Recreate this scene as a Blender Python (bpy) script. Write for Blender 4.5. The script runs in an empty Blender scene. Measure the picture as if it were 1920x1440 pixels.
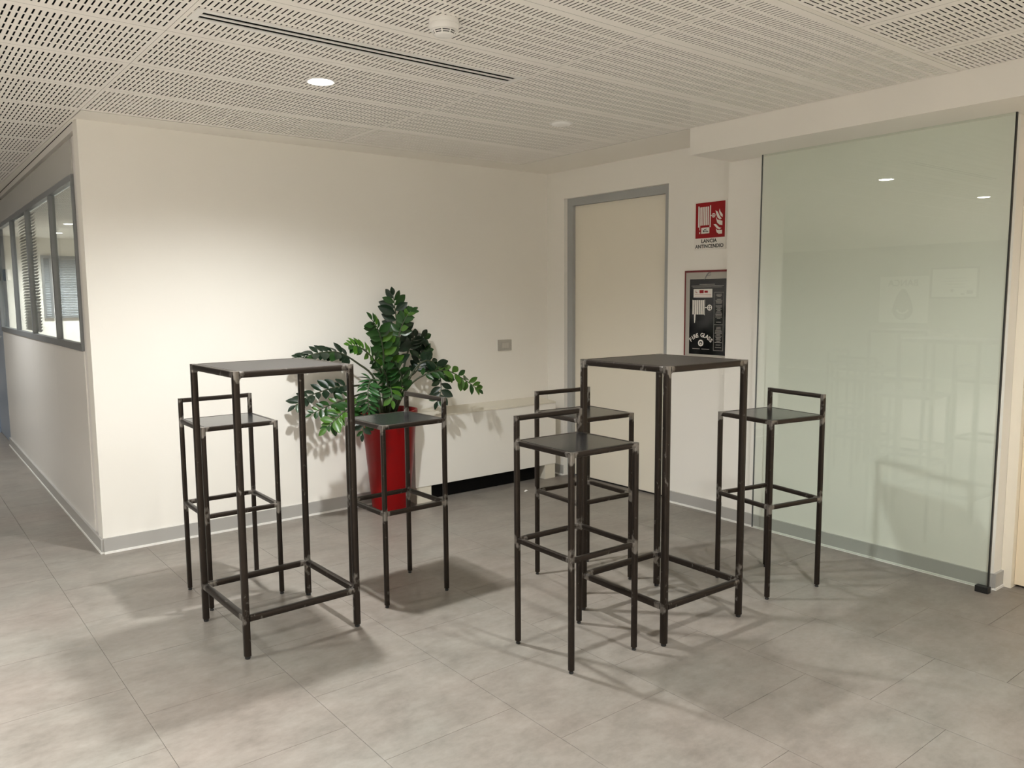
import bpy, bmesh, math, random
from mathutils import Vector, Matrix

# ------------------------------------------------------------------ camera, world, exposure
scn = bpy.context.scene
COL = scn.collection
cam_d = bpy.data.cameras.new('camera'); cam = bpy.data.objects.new('camera', cam_d); COL.objects.link(cam)
YAW, PIT, ROL = 0.6723, 0.1084, -0.0072
fw = Vector((math.sin(YAW)*math.cos(PIT), math.cos(YAW)*math.cos(PIT), -math.sin(PIT)))
r0 = Vector((math.cos(YAW), -math.sin(YAW), 0)); u0 = r0.cross(fw)
rr = r0*math.cos(ROL) + u0*math.sin(ROL); uu = rr.cross(fw)
m = Matrix.Identity(4)
for i in range(3):
    m[i][0] = rr[i]; m[i][1] = uu[i]; m[i][2] = -fw[i]
m.translation = Vector((-4.0604, -4.6561, 1.3635))
cam.matrix_world = m
cam_d.sensor_width = 36.0; cam_d.lens = 1496.4/1920*36.0; cam_d.clip_start = 0.02
scn.camera = cam
W = bpy.data.worlds.new('world'); scn.world = W; W.use_nodes = True
W.node_tree.nodes['Background'].inputs[0].default_value = (0.9, 0.93, 1.0, 1)
W.node_tree.nodes['Background'].inputs[1].default_value = 0.02
scn.view_settings.view_transform = 'Standard'; scn.view_settings.look = 'None'
scn.view_settings.gamma = 1.0; scn.view_settings.exposure = 0.70
scn.view_settings.use_curve_mapping = False
scn.cycles.diffuse_bounces = 7; scn.cycles.transparent_max_bounces = 16
LAMP_COL = (0.98, 0.995, 0.985)
LAMP_W = 17.0

HC = 2.285          # ceiling height
XL, SL = -3.18, 0.012   # corridor side of the office block: x = XL + SL*y
random.seed(4)

# ------------------------------------------------------------------ materials
MATS = {}
def mat(name, col, rough=0.5, metal=0.0, spec=0.5, noise=None, bump=None, emit=None, coat=0.0):
    if name in MATS: return MATS[name]
    M = bpy.data.materials.new(name); M.use_nodes = True
    nt = M.node_tree; b = nt.nodes['Principled BSDF']
    b.inputs['Base Color'].default_value = (*col, 1); b.inputs['Roughness'].default_value = rough
    b.inputs['Metallic'].default_value = metal; b.inputs['Specular IOR Level'].default_value = spec
    b.inputs['Coat Weight'].default_value = coat
    if noise:
        sc, amt, det = noise
        geo = nt.nodes.new('ShaderNodeNewGeometry'); n = nt.nodes.new('ShaderNodeTexNoise')
        n.inputs['Scale'].default_value = sc; n.inputs['Detail'].default_value = det
        nt.links.new(geo.outputs['Position'], n.inputs['Vector'])
        r = nt.nodes.new('ShaderNodeValToRGB')
        r.color_ramp.elements[0].position = 0.3; r.color_ramp.elements[1].position = 0.7
        r.color_ramp.elements[0].color = (*[c*(1-amt) for c in col], 1)
        r.color_ramp.elements[1].color = (*[min(1, c*(1+amt)) for c in col], 1)
        nt.links.new(n.outputs['Fac'], r.inputs[0]); nt.links.new(r.outputs[0], b.inputs['Base Color'])
    if bump:
        sc, st = bump
        geo = nt.nodes.new('ShaderNodeNewGeometry'); n = nt.nodes.new('ShaderNodeTexNoise')
        n.inputs['Scale'].default_value = sc; n.inputs['Detail'].default_value = 4
        nt.links.new(geo.outputs['Position'], n.inputs['Vector'])
        bp = nt.nodes.new('ShaderNodeBump'); bp.inputs['Strength'].default_value = st; bp.inputs['Distance'].default_value = 0.002
        nt.links.new(n.outputs['Fac'], bp.inputs['Height']); nt.links.new(bp.outputs[0], b.inputs['Normal'])
    if emit:
        b.inputs['Emission Color'].default_value = (*emit[0], 1); b.inputs['Emission Strength'].default_value = emit[1]
    MATS[name] = M
    return M

mat('wall', (0.84, 0.815, 0.76), 0.55, noise=(1.3, 0.015, 3), bump=(180, 0.06))
mat('plaster', (0.84, 0.81, 0.75), 0.7, noise=(1.0, 0.015, 2))
mat('ceil_panel', (0.88, 0.85, 0.80), 0.7)
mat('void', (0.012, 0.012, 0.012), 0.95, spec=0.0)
mat('partition', (0.74, 0.715, 0.68), 0.28, noise=(0.8, 0.01, 2))
mat('fascia', (0.46, 0.45, 0.43), 0.22)
mat('alu_grey', (0.22, 0.23, 0.24), 0.42, metal=0.35)
mat('frame_grey', (0.40, 0.41, 0.41), 0.45, metal=0.2)
mat('base_grey', (0.46, 0.45, 0.43), 0.4, metal=0.2)
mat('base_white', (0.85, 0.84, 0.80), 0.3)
mat('door_cream', (0.80, 0.75, 0.64), 0.45)
mat('door_beige', (0.86, 0.74, 0.55), 0.4)
mat('trim_cream', (0.86, 0.80, 0.68), 0.4)
mat('black', (0.012, 0.012, 0.012), 0.4)
mat('rubber', (0.02, 0.02, 0.02), 0.6)
mat('cover_white', (0.95, 0.94, 0.92), 0.3)
mat('white_plastic', (0.80, 0.79, 0.76), 0.35)
mat('light_grey', (0.55, 0.54, 0.50), 0.4)
mat('switch_grey', (0.42, 0.40, 0.36), 0.4)
mat('switch_key', (0.50, 0.48, 0.43), 0.35)
mat('radiator', (0.82, 0.80, 0.75), 0.35)
mat('radiator_top', (0.72, 0.68, 0.58), 0.4)
mat('pot_red', (0.19, 0.0003, 0.001), 0.32, spec=0.25)
mat('soil', (0.03, 0.02, 0.014), 0.95, noise=(60, 0.4, 4))
mat('stem', (0.035, 0.045, 0.02), 0.5)
mat('sign_red', (0.30, 0.004, 0.008), 0.4, spec=0.3)
mat('sign_white', (0.78, 0.75, 0.70), 0.4)
mat('ink', (0.015, 0.015, 0.015), 0.5)
mat('box_red', (0.16, 0.008, 0.01), 0.4)
mat('box_grey', (0.42, 0.40, 0.36), 0.45)
mat('black_glass', (0.006, 0.006, 0.007), 0.09)
mat('print_grey', (0.30, 0.29, 0.27), 0.5)
mat('steel_blue', (0.30, 0.38, 0.50), 0.3, metal=0.3)
mat('lens', (1, 1, 1), 0.4, emit=((1.0, 0.97, 0.92), 45.0))
mat('blind', (0.20, 0.205, 0.215), 0.5)
mat('blind_light', (0.34, 0.37, 0.40), 0.5)
mat('poster', (0.85, 0.85, 0.83), 0.5)
mat('poster_dark', (0.12, 0.12, 0.12), 0.5)
mat('far_wall', (0.36, 0.36, 0.34), 0.6)
mat('wood_frame', (0.05, 0.045, 0.04), 0.5)
mat('paper', (0.85, 0.84, 0.8), 0.6)

def glass_mat():
    M = bpy.data.materials.new('clear_glass'); M.use_nodes = True; nt = M.node_tree
    nt.nodes.remove(nt.nodes['Principled BSDF']); out = nt.nodes['Material Output']
    fr = nt.nodes.new('ShaderNodeFresnel')
    ge = nt.nodes.new('ShaderNodeNewGeometry'); mr = nt.nodes.new('ShaderNodeMapRange')      # same index on both faces: the thin pane does not bend the rays
    mr.inputs['To Min'].default_value = 1.62; mr.inputs['To Max'].default_value = 1/1.62
    nt.links.new(ge.outputs['Backfacing'], mr.inputs['Value']); nt.links.new(mr.outputs[0], fr.inputs[0])
    tr = nt.nodes.new('ShaderNodeBsdfTransparent'); tr.inputs[0].default_value = (0.955, 0.982, 0.962, 1)
    gl = nt.nodes.new('ShaderNodeBsdfGlossy'); gl.inputs['Roughness'].default_value = 0.0
    mx = nt.nodes.new('ShaderNodeMixShader')
    nt.links.new(fr.outputs[0], mx.inputs[0]); nt.links.new(tr.outputs[0], mx.inputs[1]); nt.links.new(gl.outputs[0], mx.inputs[2])
    nt.links.new(mx.outputs[0], out.inputs[0]); MATS['glass'] = M
glass_mat()

def steel_mat(name, dark, bright, rough_d, rough_b, thr):
    M = bpy.data.materials.new(name); M.use_nodes = True; nt = M.node_tree; b = nt.nodes['Principled BSDF']
    b.inputs['Metallic'].default_value = 0.85
    tc = nt.nodes.new('ShaderNodeTexCoord')
    n = nt.nodes.new('ShaderNodeTexNoise'); n.inputs['Scale'].default_value = 38; n.inputs['Detail'].default_value = 5
    mp = nt.nodes.new('ShaderNodeMapping'); mp.inputs['Scale'].default_value = (0.8, 0.8, 0.55)
    nt.links.new(tc.outputs['Object'], mp.inputs[0]); nt.links.new(mp.outputs[0], n.inputs['Vector'])
    at = nt.nodes.new('ShaderNodeAttribute'); at.attribute_name = 'polish'
    nc = nt.nodes.new('ShaderNodeMath'); nc.operation = 'MULTIPLY_ADD'; nc.inputs[1].default_value = 2.2; nc.inputs[2].default_value = -0.75
    nt.links.new(n.outputs['Fac'], nc.inputs[0])
    ad = nt.nodes.new('ShaderNodeMath'); ad.operation = 'MULTIPLY_ADD'; ad.inputs[1].default_value = 0.62
    nt.links.new(at.outputs['Fac'], ad.inputs[0]); nt.links.new(nc.outputs[0], ad.inputs[2])
    r = nt.nodes.new('ShaderNodeValToRGB'); r.color_ramp.elements[0].position = thr; r.color_ramp.elements[1].position = thr+0.22
    r.color_ramp.elements[0].color = (0, 0, 0, 1); r.color_ramp.elements[1].color = (1, 1, 1, 1)
    nt.links.new(ad.outputs[0], r.inputs[0])
    mx = nt.nodes.new('ShaderNodeMix'); mx.data_type = 'RGBA'
    mx.inputs['A'].default_value = (*dark, 1); mx.inputs['B'].default_value = (*bright, 1)
    nt.links.new(r.outputs[0], mx.inputs['Factor']); nt.links.new(mx.outputs['Result'], b.inputs['Base Color'])
    mr = nt.nodes.new('ShaderNodeMapRange'); mr.inputs['To Min'].default_value = rough_d; mr.inputs['To Max'].default_value = rough_b
    nt.links.new(r.outputs[0], mr.inputs['Value']); nt.links.new(mr.outputs[0], b.inputs['Roughness'])
    MATS[name] = M
steel_mat('steel', (0.046, 0.037, 0.031), (0.27, 0.25, 0.23), 0.36, 0.32, 0.72)
steel_mat('seat_steel', (0.085, 0.09, 0.095), (0.11, 0.115, 0.12), 0.20, 0.24, 0.85)
steel_mat('top_steel', (0.075, 0.071, 0.07), (0.10, 0.096, 0.094), 0.38, 0.40, 0.80)

def leaf_mat(name, col):
    M = mat(name, col, 0.34, spec=0.35)
    b = M.node_tree.nodes['Principled BSDF']; b.inputs['Coat Weight'].default_value = 0.08
    return M
leaf_mat('leaf_dark', (0.006, 0.020, 0.008)); leaf_mat('leaf_mid', (0.014, 0.050, 0.009)); leaf_mat('leaf_light', (0.045, 0.115, 0.012))
leaf_mat('leaf_fern', (0.012, 0.06, 0.011))

def floor_mat():
    M = bpy.data.materials.new('floor_tile'); M.use_nodes = True; nt = M.node_tree; b = nt.nodes['Principled BSDF']
    geo = nt.nodes.new('ShaderNodeNewGeometry')
    def nz(scale, det, mscale=(1, 1, 1), rough=0.6):
        mp = nt.nodes.new('ShaderNodeMapping'); mp.inputs['Scale'].default_value = mscale
        n = nt.nodes.new('ShaderNodeTexNoise'); n.inputs['Scale'].default_value = scale; n.inputs['Detail'].default_value = det
        n.inputs['Roughness'].default_value = rough
        nt.links.new(geo.outputs['Position'], mp.inputs[0]); nt.links.new(mp.outputs[0], n.inputs['Vector']); return n
    a = nz(6.5, 10, (0.8, 1.25, 1), 0.7); c = nz(34, 6, (0.8, 1.2, 1), 0.65); w = nz(1.6, 3)
    s = nt.nodes.new('ShaderNodeMath'); s.operation = 'MULTIPLY_ADD'; s.inputs[1].default_value = 0.35
    nt.links.new(c.outputs['Fac'], s.inputs[0]); nt.links.new(a.outputs['Fac'], s.inputs[2])
    r = nt.nodes.new('ShaderNodeValToRGB')
    e = r.color_ramp.elements; e[0].position = 0.42; e[1].position = 0.96
    e[0].color = (0.158, 0.139, 0.121, 1); e[1].color = (0.285, 0.259, 0.231, 1)
    nt.links.new(s.outputs[0], r.inputs[0])
    hue = nt.nodes.new('ShaderNodeMix'); hue.data_type = 'RGBA'; hue.blend_type = 'MULTIPLY'; hue.inputs['Factor'].default_value = 1
    r2 = nt.nodes.new('ShaderNodeValToRGB'); r2.color_ramp.elements[0].position = 0.35; r2.color_ramp.elements[1].position = 0.65
    r2.color_ramp.elements[0].color = (0.97, 1.0, 0.985, 1); r2.color_ramp.elements[1].color = (1.0, 0.965, 0.945, 1)
    nt.links.new(w.outputs['Fac'], r2.inputs[0]); nt.links.new(r.outputs[0], hue.inputs['A']); nt.links.new(r2.outputs[0], hue.inputs['B'])
    nt.links.new(hue.outputs['Result'], b.inputs['Base Color'])
    b.inputs['Roughness'].default_value = 0.38; b.inputs['Specular IOR Level'].default_value = 0.34
    mr = nt.nodes.new('ShaderNodeMapRange'); mr.inputs['To Min'].default_value = 0.30; mr.inputs['To Max'].default_value = 0.46
    nt.links.new(a.outputs['Fac'], mr.inputs['Value']); nt.links.new(mr.outputs[0], b.inputs['Roughness'])
    MATS['floor_tile'] = M
floor_mat()
mat('grout', (0.20, 0.18, 0.16), 0.8)

# ------------------------------------------------------------------ mesh builder
class MB:
    def __init__(s): s.v = []; s.f = []; s.p = []
    def add(s, vs, fs, pol=None):
        o = len(s.v); s.v += [tuple(x) for x in vs]; s.f += [tuple(i+o for i in f) for f in fs]
        s.p += (pol if pol else [0.0]*len(vs)); return s
    def box(s, x0, x1, y0, y1, z0, z1, bev=0.0):
        if x0 > x1: x0, x1 = x1, x0
        if y0 > y1: y0, y1 = y1, y0
        if z0 > z1: z0, z1 = z1, z0
        if bev <= 0:
            vs = [(x, y, z) for z in (z0, z1) for y in (y0, y1) for x in (x0, x1)]
            fs = [(0,2,3,1), (4,5,7,6), (0,1,5,4), (2,6,7,3), (0,4,6,2), (1,3,7,5)]
            return s.add(vs, fs)
        bm = bmesh.new(); bmesh.ops.create_cube(bm, size=1)
        for v in bm.verts:
            v.co = Vector(((x0+x1)/2+v.co.x*(x1-x0), (y0+y1)/2+v.co.y*(y1-y0), (z0+z1)/2+v.co.z*(z1-z0)))
        bmesh.ops.bevel(bm, geom=bm.edges[:], offset=bev, segments=2, affect='EDGES', profile=0.6)
        bm.verts.index_update()
        s.add([v.co for v in bm.verts], [[v.index for v in f.verts] for f in bm.faces]); bm.free(); return s
    def bar(s, a, b, t, joints=(), cuts=6, ch=0.22, jr=0.035, pb=0.0):
        """rounded square tube from a to b, side t, with a ground-bright mask near the welded joints"""
        a = Vector(a); b = Vector(b); d = (b-a); L = d.length; d.normalize()
        up = Vector((0, 0, 1)) if abs(d.z) < 0.9 else Vector((0, 1, 0))
        x = d.cross(up).normalized(); y = x.cross(d).normalized()
        h = t/2; c = t*ch
        prof = [(h, h-c), (h-c*0.3, h-c*0.3), (h-c, h), (-h+c, h), (-h+c*0.3, h-c*0.3), (-h, h-c), (-h, -h+c), (-h+c*0.3, -h+c*0.3), (-h+c, -h), (h-c, -h), (h-c*0.3, -h+c*0.3), (h, -h+c)]
        n = len(prof)
        ts = set([0.0, 1.0])
        for k in range(cuts+1): ts.add(k/cuts)
        for J in joints:
            tj = (Vector(J)-a).dot(d)/L
            for e in (-0.05, -0.03, -0.012, 0, 0.012, 0.03, 0.05):
                q = tj+e/L
                if 0 <= q <= 1: ts.add(round(q, 5))
        ts = sorted(ts)
        vs = []; pol = []
        for q in ts:
            c0 = a+d*(L*q)
            for px, py in prof:
                p = c0+x*px+y*py; vs.append(p)
                w = pb
                for J in joints:
                    dd = (p-Vector(J)).length; w = max(w, math.exp(-(max(0, dd-h)/jr)**2))
                pol.append(w)
        fs = []
        for i in range(len(ts)-1):
            for k in range(n):
                fs.append((i*n+k, (i+1)*n+k, (i+1)*n+(k+1) % n, i*n+(k+1) % n))
        fs.append(tuple(range(n))); fs.append(tuple(reversed(range((len(ts)-1)*n, len(ts)*n))))
        return s.add(vs, fs, pol)
    def lathe(s, prof, n=32, c=(0, 0, 0), cap=True):
        vs = []; fs = []
        for r, z in prof:
            for k in range(n):
                a = 2*math.pi*k/n; vs.append((c[0]+r*math.cos(a), c[1]+r*math.sin(a), c[2]+z))
        for i in range(len(prof)-1):
            for k in range(n):
                fs.append((i*n+k, i*n+(k+1) % n, (i+1)*n+(k+1) % n, (i+1)*n+k))
        if cap:
            fs.append(tuple(reversed(range(n)))); fs.append(tuple(range((len(prof)-1)*n, len(prof)*n)))
        return s.add(vs, fs)
    def tube(s, pts, rad, n=8):
        pts = [Vector(p) for p in pts]; vs = []; fs = []
        rads = rad if isinstance(rad, (list, tuple)) else [rad]*len(pts)
        ref = Vector((0.3, 0.9, 0.2)).normalized()
        for i, p in enumerate(pts):
            d = (pts[min(i+1, len(pts)-1)]-pts[max(i-1, 0)]).normalized()
            x = d.cross(ref).normalized(); y = x.cross(d)
            for k in range(n):
                a = 2*math.pi*k/n; vs.append(p+(x*math.cos(a)+y*math.sin(a))*rads[i])
        for i in range(len(pts)-1):
            for k in range(n):
                fs.append((i*n+k, (i+1)*n+k, (i+1)*n+(k+1) % n, i*n+(k+1) % n))
        fs.append(tuple(range(n))); fs.append(tuple(reversed(range((len(pts)-1)*n, len(pts)*n))))
        return s.add(vs, fs)
    def prism(s, poly, z0, z1):
        """flat outline (x, y) extruded in z"""
        n = len(poly); vs = [(x, y, z0) for x, y in poly]+[(x, y, z1) for x, y in poly]
        fs = [tuple(reversed(range(n))), tuple(range(n, 2*n))]+[(k, (k+1) % n, n+(k+1) % n, n+k) for k in range(n)]
        return s.add(vs, fs)
    def mesh(s, name, material, smooth=False):
        me = bpy.data.meshes.new(name); me.from_pydata([tuple(v) for v in s.v], [], s.f); me.update()
        if any(s.p):
            at = me.attributes.new('polish', 'FLOAT', 'POINT'); at.data.foreach_set('value', s.p)
        me.materials.append(MATS[material])
        if smooth:
            me.polygons.foreach_set('use_smooth', [True]*len(me.polygons))
        bm = bmesh.new(); bm.from_mesh(me); bmesh.ops.recalc_face_normals(bm, faces=bm.faces[:]); bm.to_mesh(me); bm.free()
        return me
    def build(s, name, material, parent=None, smooth=False):
        return link(name, s.mesh(name, material, smooth), parent)

def link(name, data, parent=None):
    o = bpy.data.objects.new(name, data); COL.objects.link(o)
    if parent is not None: o.parent = parent
    return o
def tag(o, label=None, cat=None, group=None, kind=None):
    if label: o['label'] = label
    if cat: o['category'] = cat
    if group: o['group'] = group
    if kind: o['kind'] = kind
    return o
def thing(name, label, cat, loc=(0, 0, 0), rz=0.0, group=None):
    o = link(name, None); o.location = loc; o.rotation_euler = (0, 0, rz); o.empty_display_size = 0.1
    return tag(o, label, cat, group)
def struct(o, label=None): return tag(o, label=label, kind='structure')
def copy_tree(o, parent=None):
    c = o.copy(); COL.objects.link(c); c.parent = parent
    for ch in o.children: copy_tree(ch, c)
    return c
def shade_auto(o, ang=35):
    me = o.data
    bm = bmesh.new(); bm.from_mesh(me)
    for f in bm.faces: f.smooth = True
    for e in bm.edges:
        if len(e.link_faces) == 2 and e.calc_face_angle(0) > math.radians(ang): e.smooth = False
    bm.to_mesh(me); bm.free(); return o
def text_mesh(body, size, align='CENTER', extrude=0.0004, bold=0.0, squeeze=1.0):
    cu = bpy.data.curves.new('lettering', 'FONT'); cu.body = body; cu.size = size; cu.align_x = align; cu.align_y = 'CENTER'
    cu.extrude = extrude; cu.offset = bold; cu.resolution_u = 3; cu.space_character = 1.02
    t = bpy.data.objects.new('lettering', cu); COL.objects.link(t)
    dg = bpy.context.evaluated_depsgraph_get(); dg.update()
    me = bpy.data.meshes.new_from_object(t.evaluated_get(dg))
    bpy.data.objects.remove(t); bpy.data.curves.remove(cu)
    if squeeze != 1.0:
        for v in me.vertices: v.co.x *= squeeze
    return me
def lettering(body, size, material, parent, u, v, w=0.0006, rot=0.0, **kw):
    me = text_mesh(body, size, **kw); me.materials.clear(); me.materials.append(MATS[material])
    o = link('lettering', me, parent); o.location = (u, v, w); o.rotation_euler = (0, 0, rot); return o

# ------------------------------------------------------------------ floor
T = 0.485
TX0 = -3.457                      # a long joint runs here
TY_A, TY_B = -1.455, -1.70        # joints of even / odd columns
floor = struct(MB().box(-10.6, 0.6, -8.2, 9.4, -0.12, -0.012).build('floor', 'grout'), 'grey concrete-look tiled floor')
tile_me = MB().box(-T/2+0.0006, T/2-0.0006, -T/2+0.0006, T/2-0.0006, -0.012, 0.0).mesh('floor_tile', 'floor_tile')
cells = []
for i in range(-15, 9):
    ox = TX0+i*T; oy = TY_A if i % 2 == 0 else TY_B
    for j in range(-15, 24):
        cx, cy = ox+T/2, oy+j*T+T/2
        if -10.5 < cx < 0.5 and -8.1 < cy < 9.2:
            p = Vector((cx, cy, 0))-cam.matrix_world.translation
            dep = p.dot(fw); inview = dep > 0.5 and abs(p.dot(rr)/dep) < 0.80 and abs(p.dot(uu)/dep) < 0.66
            cells.append((0 if inview else 1, p.length, cx, cy))
cells.sort()
far = MB()
for k, (a, b_, cx, cy) in enumerate(cells):
    if k < 290:
        o = link('floor_tile', tile_me, floor); o.location = (cx, cy, 0)
    else:
        far.box(cx-T/2+0.0006, cx+T/2-0.0006, cy-T/2+0.0006, cy+T/2-0.0006, -0.012, 0.0)
tag(far.build('floor_tile', 'floor_tile', floor), kind='stuff')

# ------------------------------------------------------------------ ceiling
PW, PH = 1.375, 0.485
NC, NR = 70, 6
def perforated(nc=NC, nr=NR, w=PW, h=PH):
    """panel centred at the origin; nc columns of nr long slots, really cut through"""
    px = w/(nc+1); pit = 0.0712; sl = 0.056; sw = 0.0062; g = 0.0006
    xs = [-w/2+g]; ys = [-h/2+g]
    for i in range(nc):
        c = -w/2+px*(i+1); xs += [c-sw/2, c+sw/2]
    xs.append(w/2-g)
    y0 = -(nr-1)*pit/2
    for j in range(nr):
        c = y0+j*pit; ys += [c-sl/2, c+sl/2]
    ys.append(h/2-g)
    nx, ny = len(xs), len(ys); th = 0.0012
    vs = [(x, y, 0.0) for y in ys for x in xs]+[(x, y, th) for y in ys for x in xs]; N = nx*ny
    fs = []
    for j in range(ny-1):
        for i in range(nx-1):
            a, b, c, d = j*nx+i, j*nx+i+1, (j+1)*nx+i+1, (j+1)*nx+i
            if i % 2 == 1 and j % 2 == 1:
                fs += [(a, b, b+N, a+N), (b, c, c+N, b+N), (c, d, d+N, c+N), (d, a, a+N, d+N)]
            else:
                fs.append((a, d, c, b))
    me = bpy.data.meshes.new('ceiling_panel'); me.from_pydata(vs, [], fs); me.update(); me.materials.append(MATS['ceil_panel'])
    return me
ceiling = struct(MB().box(-10.6, 0.6, -8.2, 9.4, HC+0.17, HC+0.25).build('ceiling', 'void'), 'suspended ceiling of white slotted panels')
pan = perforated()
YB0 = -0.2215                       # panel edge next to the rear wall
def put_panel(cx, cy, rz=0.0):
    o = link('ceiling_panel', pan, ceiling); o.location = (cx, cy, HC); o.rotation_euler = (0, 0, rz)
XJ = -3.202                          # panel joint in line with the block's outside corner
n_row = 6                            # six rows between the rear wall and the turned zone
for r in range(n_row):
    for c in range(2):
        put_panel(XJ+PW*(c+0.5), YB0-PH*(r+0.5))
for r in range(-19, n_row):
    for c in range(1, 6):
        put_panel(XJ-PW*(c-0.5), YB0-PH*(r+0.5))
YT = YB0-PH*n_row                    # turned panels run from here towards the hall's front
for k in range(3):
    for i in range(12):
        cx = -0.582-PH*i
        if k < 3: put_panel(cx, YT-0.02-PW*(k+0.5), math.pi/2)
MB().box(-10.5, -6.16, YT-4.15, YT, HC, HC+0.01).build('ceiling_border', 'plaster', ceiling)
MB().box(-6.16, 0.4, YT-5.2, YT-0.02-3*PW, HC, HC+0.01).build('ceiling_border', 'plaster', ceiling)
MB().box(-6.16, -0.45, YT-0.0195, YT-0.0005, HC, HC+0.01).build('ceiling_border', 'plaster', ceiling)
# plain plaster margins along the walls, with a thin shadow gap against the panels
bd = MB()
bd.box(XJ+0.004, 0.1, -0.2185, 0.02, HC-0.0015, HC+0.012)
bd.box(-0.4465, 0.1, -1.72, -0.2185, HC-0.0015, HC+0.012)
bd.build('ceiling_border', 'plaster', ceiling)
MB().prism([(XJ+0.002, 0.02), (XL-0.004, 0.02), (XL+SL*9-0.006, 9.0), (XJ+0.002, 9.0)], HC-0.001, HC+0.012).build('ceiling_border', 'plaster', ceiling)
MB().box(XL+0.1, 0.2, 0.11, 9.1, HC+0.0, HC+0.012).build('ceiling_border', 'plaster', ceiling)

# ------------------------------------------------------------------ walls
struct(MB().box(XL, 0.15, 0.0, 0.11, 0, HC+0.2).build('wall_back', 'wall'), 'plain off-white rear wall')
wr = MB()
wr.box(0.0, 0.16, -0.19, 0.11, 0, HC+0.2)
wr.box(0.0, 0.16, -1.72, -1.19, 0, HC+0.2)
wr.box(0.0, 0.16, -1.19, -0.19, 2.085, HC+0.2)
struct(wr.build('wall_right', 'wall'), 'off-white side wall with the flush door')
# pier that stands a little forward of the side wall and carries the glass panel
pv = [(-0.070, -1.704), (0.16, -1.704), (0.16, -3.245), (-0.102, -3.245)]
struct(MB().prism(pv, 0, HC+0.2).build('wall_right_pier', 'wall'), 'off-white wall pier behind the glass panel')
wf = MB()
wf.box(0.045, 0.2, -8.1, -4.16, 0, HC+0.2); wf.box(0.045, 0.2, -4.16, -3.245, 2.09, HC+0.2)
struct(wf.build('wall_right_front', 'wall'), 'side wall beyond the glass panel')
struct(MB().box(-0.45, 0.045, -8.1, -1.722, 2.14, HC+0.18).build('trim_1', 'plaster'), 'boxed plaster bulkhead above the glass panel')
struct(MB().box(-10.6, -10.4, -8.1, 9.3, 0, HC+0.2).build('wall_left_far', 'far_wall'), 'far side wall of the hall')
struct(MB().box(-10.5, 0.3, -8.2, -8.0, 0, HC+0.2).build('wall_front', 'wall'), 'hall wall behind the viewpoint')
struct(MB().box(-10.5, 0.3, 9.2, 9.3, 0, HC+0.2).build('wall_end', 'wall'), 'end wall of hall and office')
struct(MB().box(0.2, 0.3, 0.11, 9.2, 0, HC+0.2).build('wall_office_right', 'wall'), 'office side wall')

# baseboards: grey skirting with a bright foot strip
def baseboard(name, p0, p1, nrm, h=0.086, label=None):
    p0 = Vector(p0); p1 = Vector(p1); n = Vector(nrm).normalized()
    def strip(t, z0, z1):
        q = [p0, p1, p1+n*t, p0+n*t]; mb = MB()
        return mb.prism([(v.x, v.y) for v in q], z0, z1)
    o = struct(strip(0.012, 0.010, h).build(name, 'base_grey'), label)
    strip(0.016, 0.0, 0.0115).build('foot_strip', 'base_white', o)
    return o
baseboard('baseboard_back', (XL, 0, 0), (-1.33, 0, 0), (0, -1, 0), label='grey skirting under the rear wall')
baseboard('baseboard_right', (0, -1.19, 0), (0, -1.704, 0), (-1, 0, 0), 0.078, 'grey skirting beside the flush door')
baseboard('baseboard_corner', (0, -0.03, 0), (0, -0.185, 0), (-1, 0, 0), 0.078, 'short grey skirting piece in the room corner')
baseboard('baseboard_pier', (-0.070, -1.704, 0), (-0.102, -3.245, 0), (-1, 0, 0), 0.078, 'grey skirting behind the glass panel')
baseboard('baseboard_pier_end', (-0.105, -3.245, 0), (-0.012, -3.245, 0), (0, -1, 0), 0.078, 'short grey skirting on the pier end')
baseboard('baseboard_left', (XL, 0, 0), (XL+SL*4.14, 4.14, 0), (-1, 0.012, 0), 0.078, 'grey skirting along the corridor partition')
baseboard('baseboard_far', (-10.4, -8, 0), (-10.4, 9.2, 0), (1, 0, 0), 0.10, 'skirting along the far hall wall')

# ------------------------------------------------------------------ corridor partition (local y runs along it)
ANG = -math.atan(SL)
def plink(o):
    o.location = (XL, 0, 0); o.rotation_euler = (0, 0, ANG); return o
pl = MB()
pl.box(0.006, 0.09, 0.112, 0.205, 0, 2.225)            # end post
pl.box(0, 0.09, 0.112, 4.14, 2.245, HC-0.002)           # top rail
pl.box(0.03, 0.09, 0.112, 4.14, 2.22, 2.245)            # shadow groove
wl = struct(plink(pl.build('wall_left', 'partition')), 'corridor partition of the office block')
edges = [0.205, 1.20, 2.18, 3.16, 4.13]
for a, b_ in zip(edges[:-1], edges[1:]):
    a2 = a
    MB().box(0.0, 0.08, a2+0.0012, b_-0.0012, 0.0, 1.085, 0.001).build('lower_panel', 'partition', wl)
for a, b_ in ((0.205, 1.7), (1.7, 4.13)):
    MB().box(0.0, 0.08, a+0.0012, b_-0.0012, 2.035, 2.22, 0.001).build('upper_panel', 'fascia', wl)
we = [0.215, 1.00, 2.06, 2.97, 4.12]
for k in range(4):
    y0, y1 = we[k], we[k+1]; fwid = 0.019
    w = MB()
    w.box(-0.008, 0.024, y0, y1, 1.085, 1.125); w.box(-0.008, 0.024, y0, y1, 2.0, 2.035)
    w.box(-0.008, 0.024, y0, y0+fwid, 1.125, 2.0); w.box(-0.008, 0.024, y1-fwid, y1, 1.125, 2.0)
    wo = struct(plink(w.build('window_%d' % (k+1), 'alu_grey')), 'dark framed internal window of the corridor partition')
    MB().box(0.010, 0.016, y0+fwid-0.004, y1-fwid+0.004, 1.12, 2.004).build('pane', 'glass', wo)
sl = MB()
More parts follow.
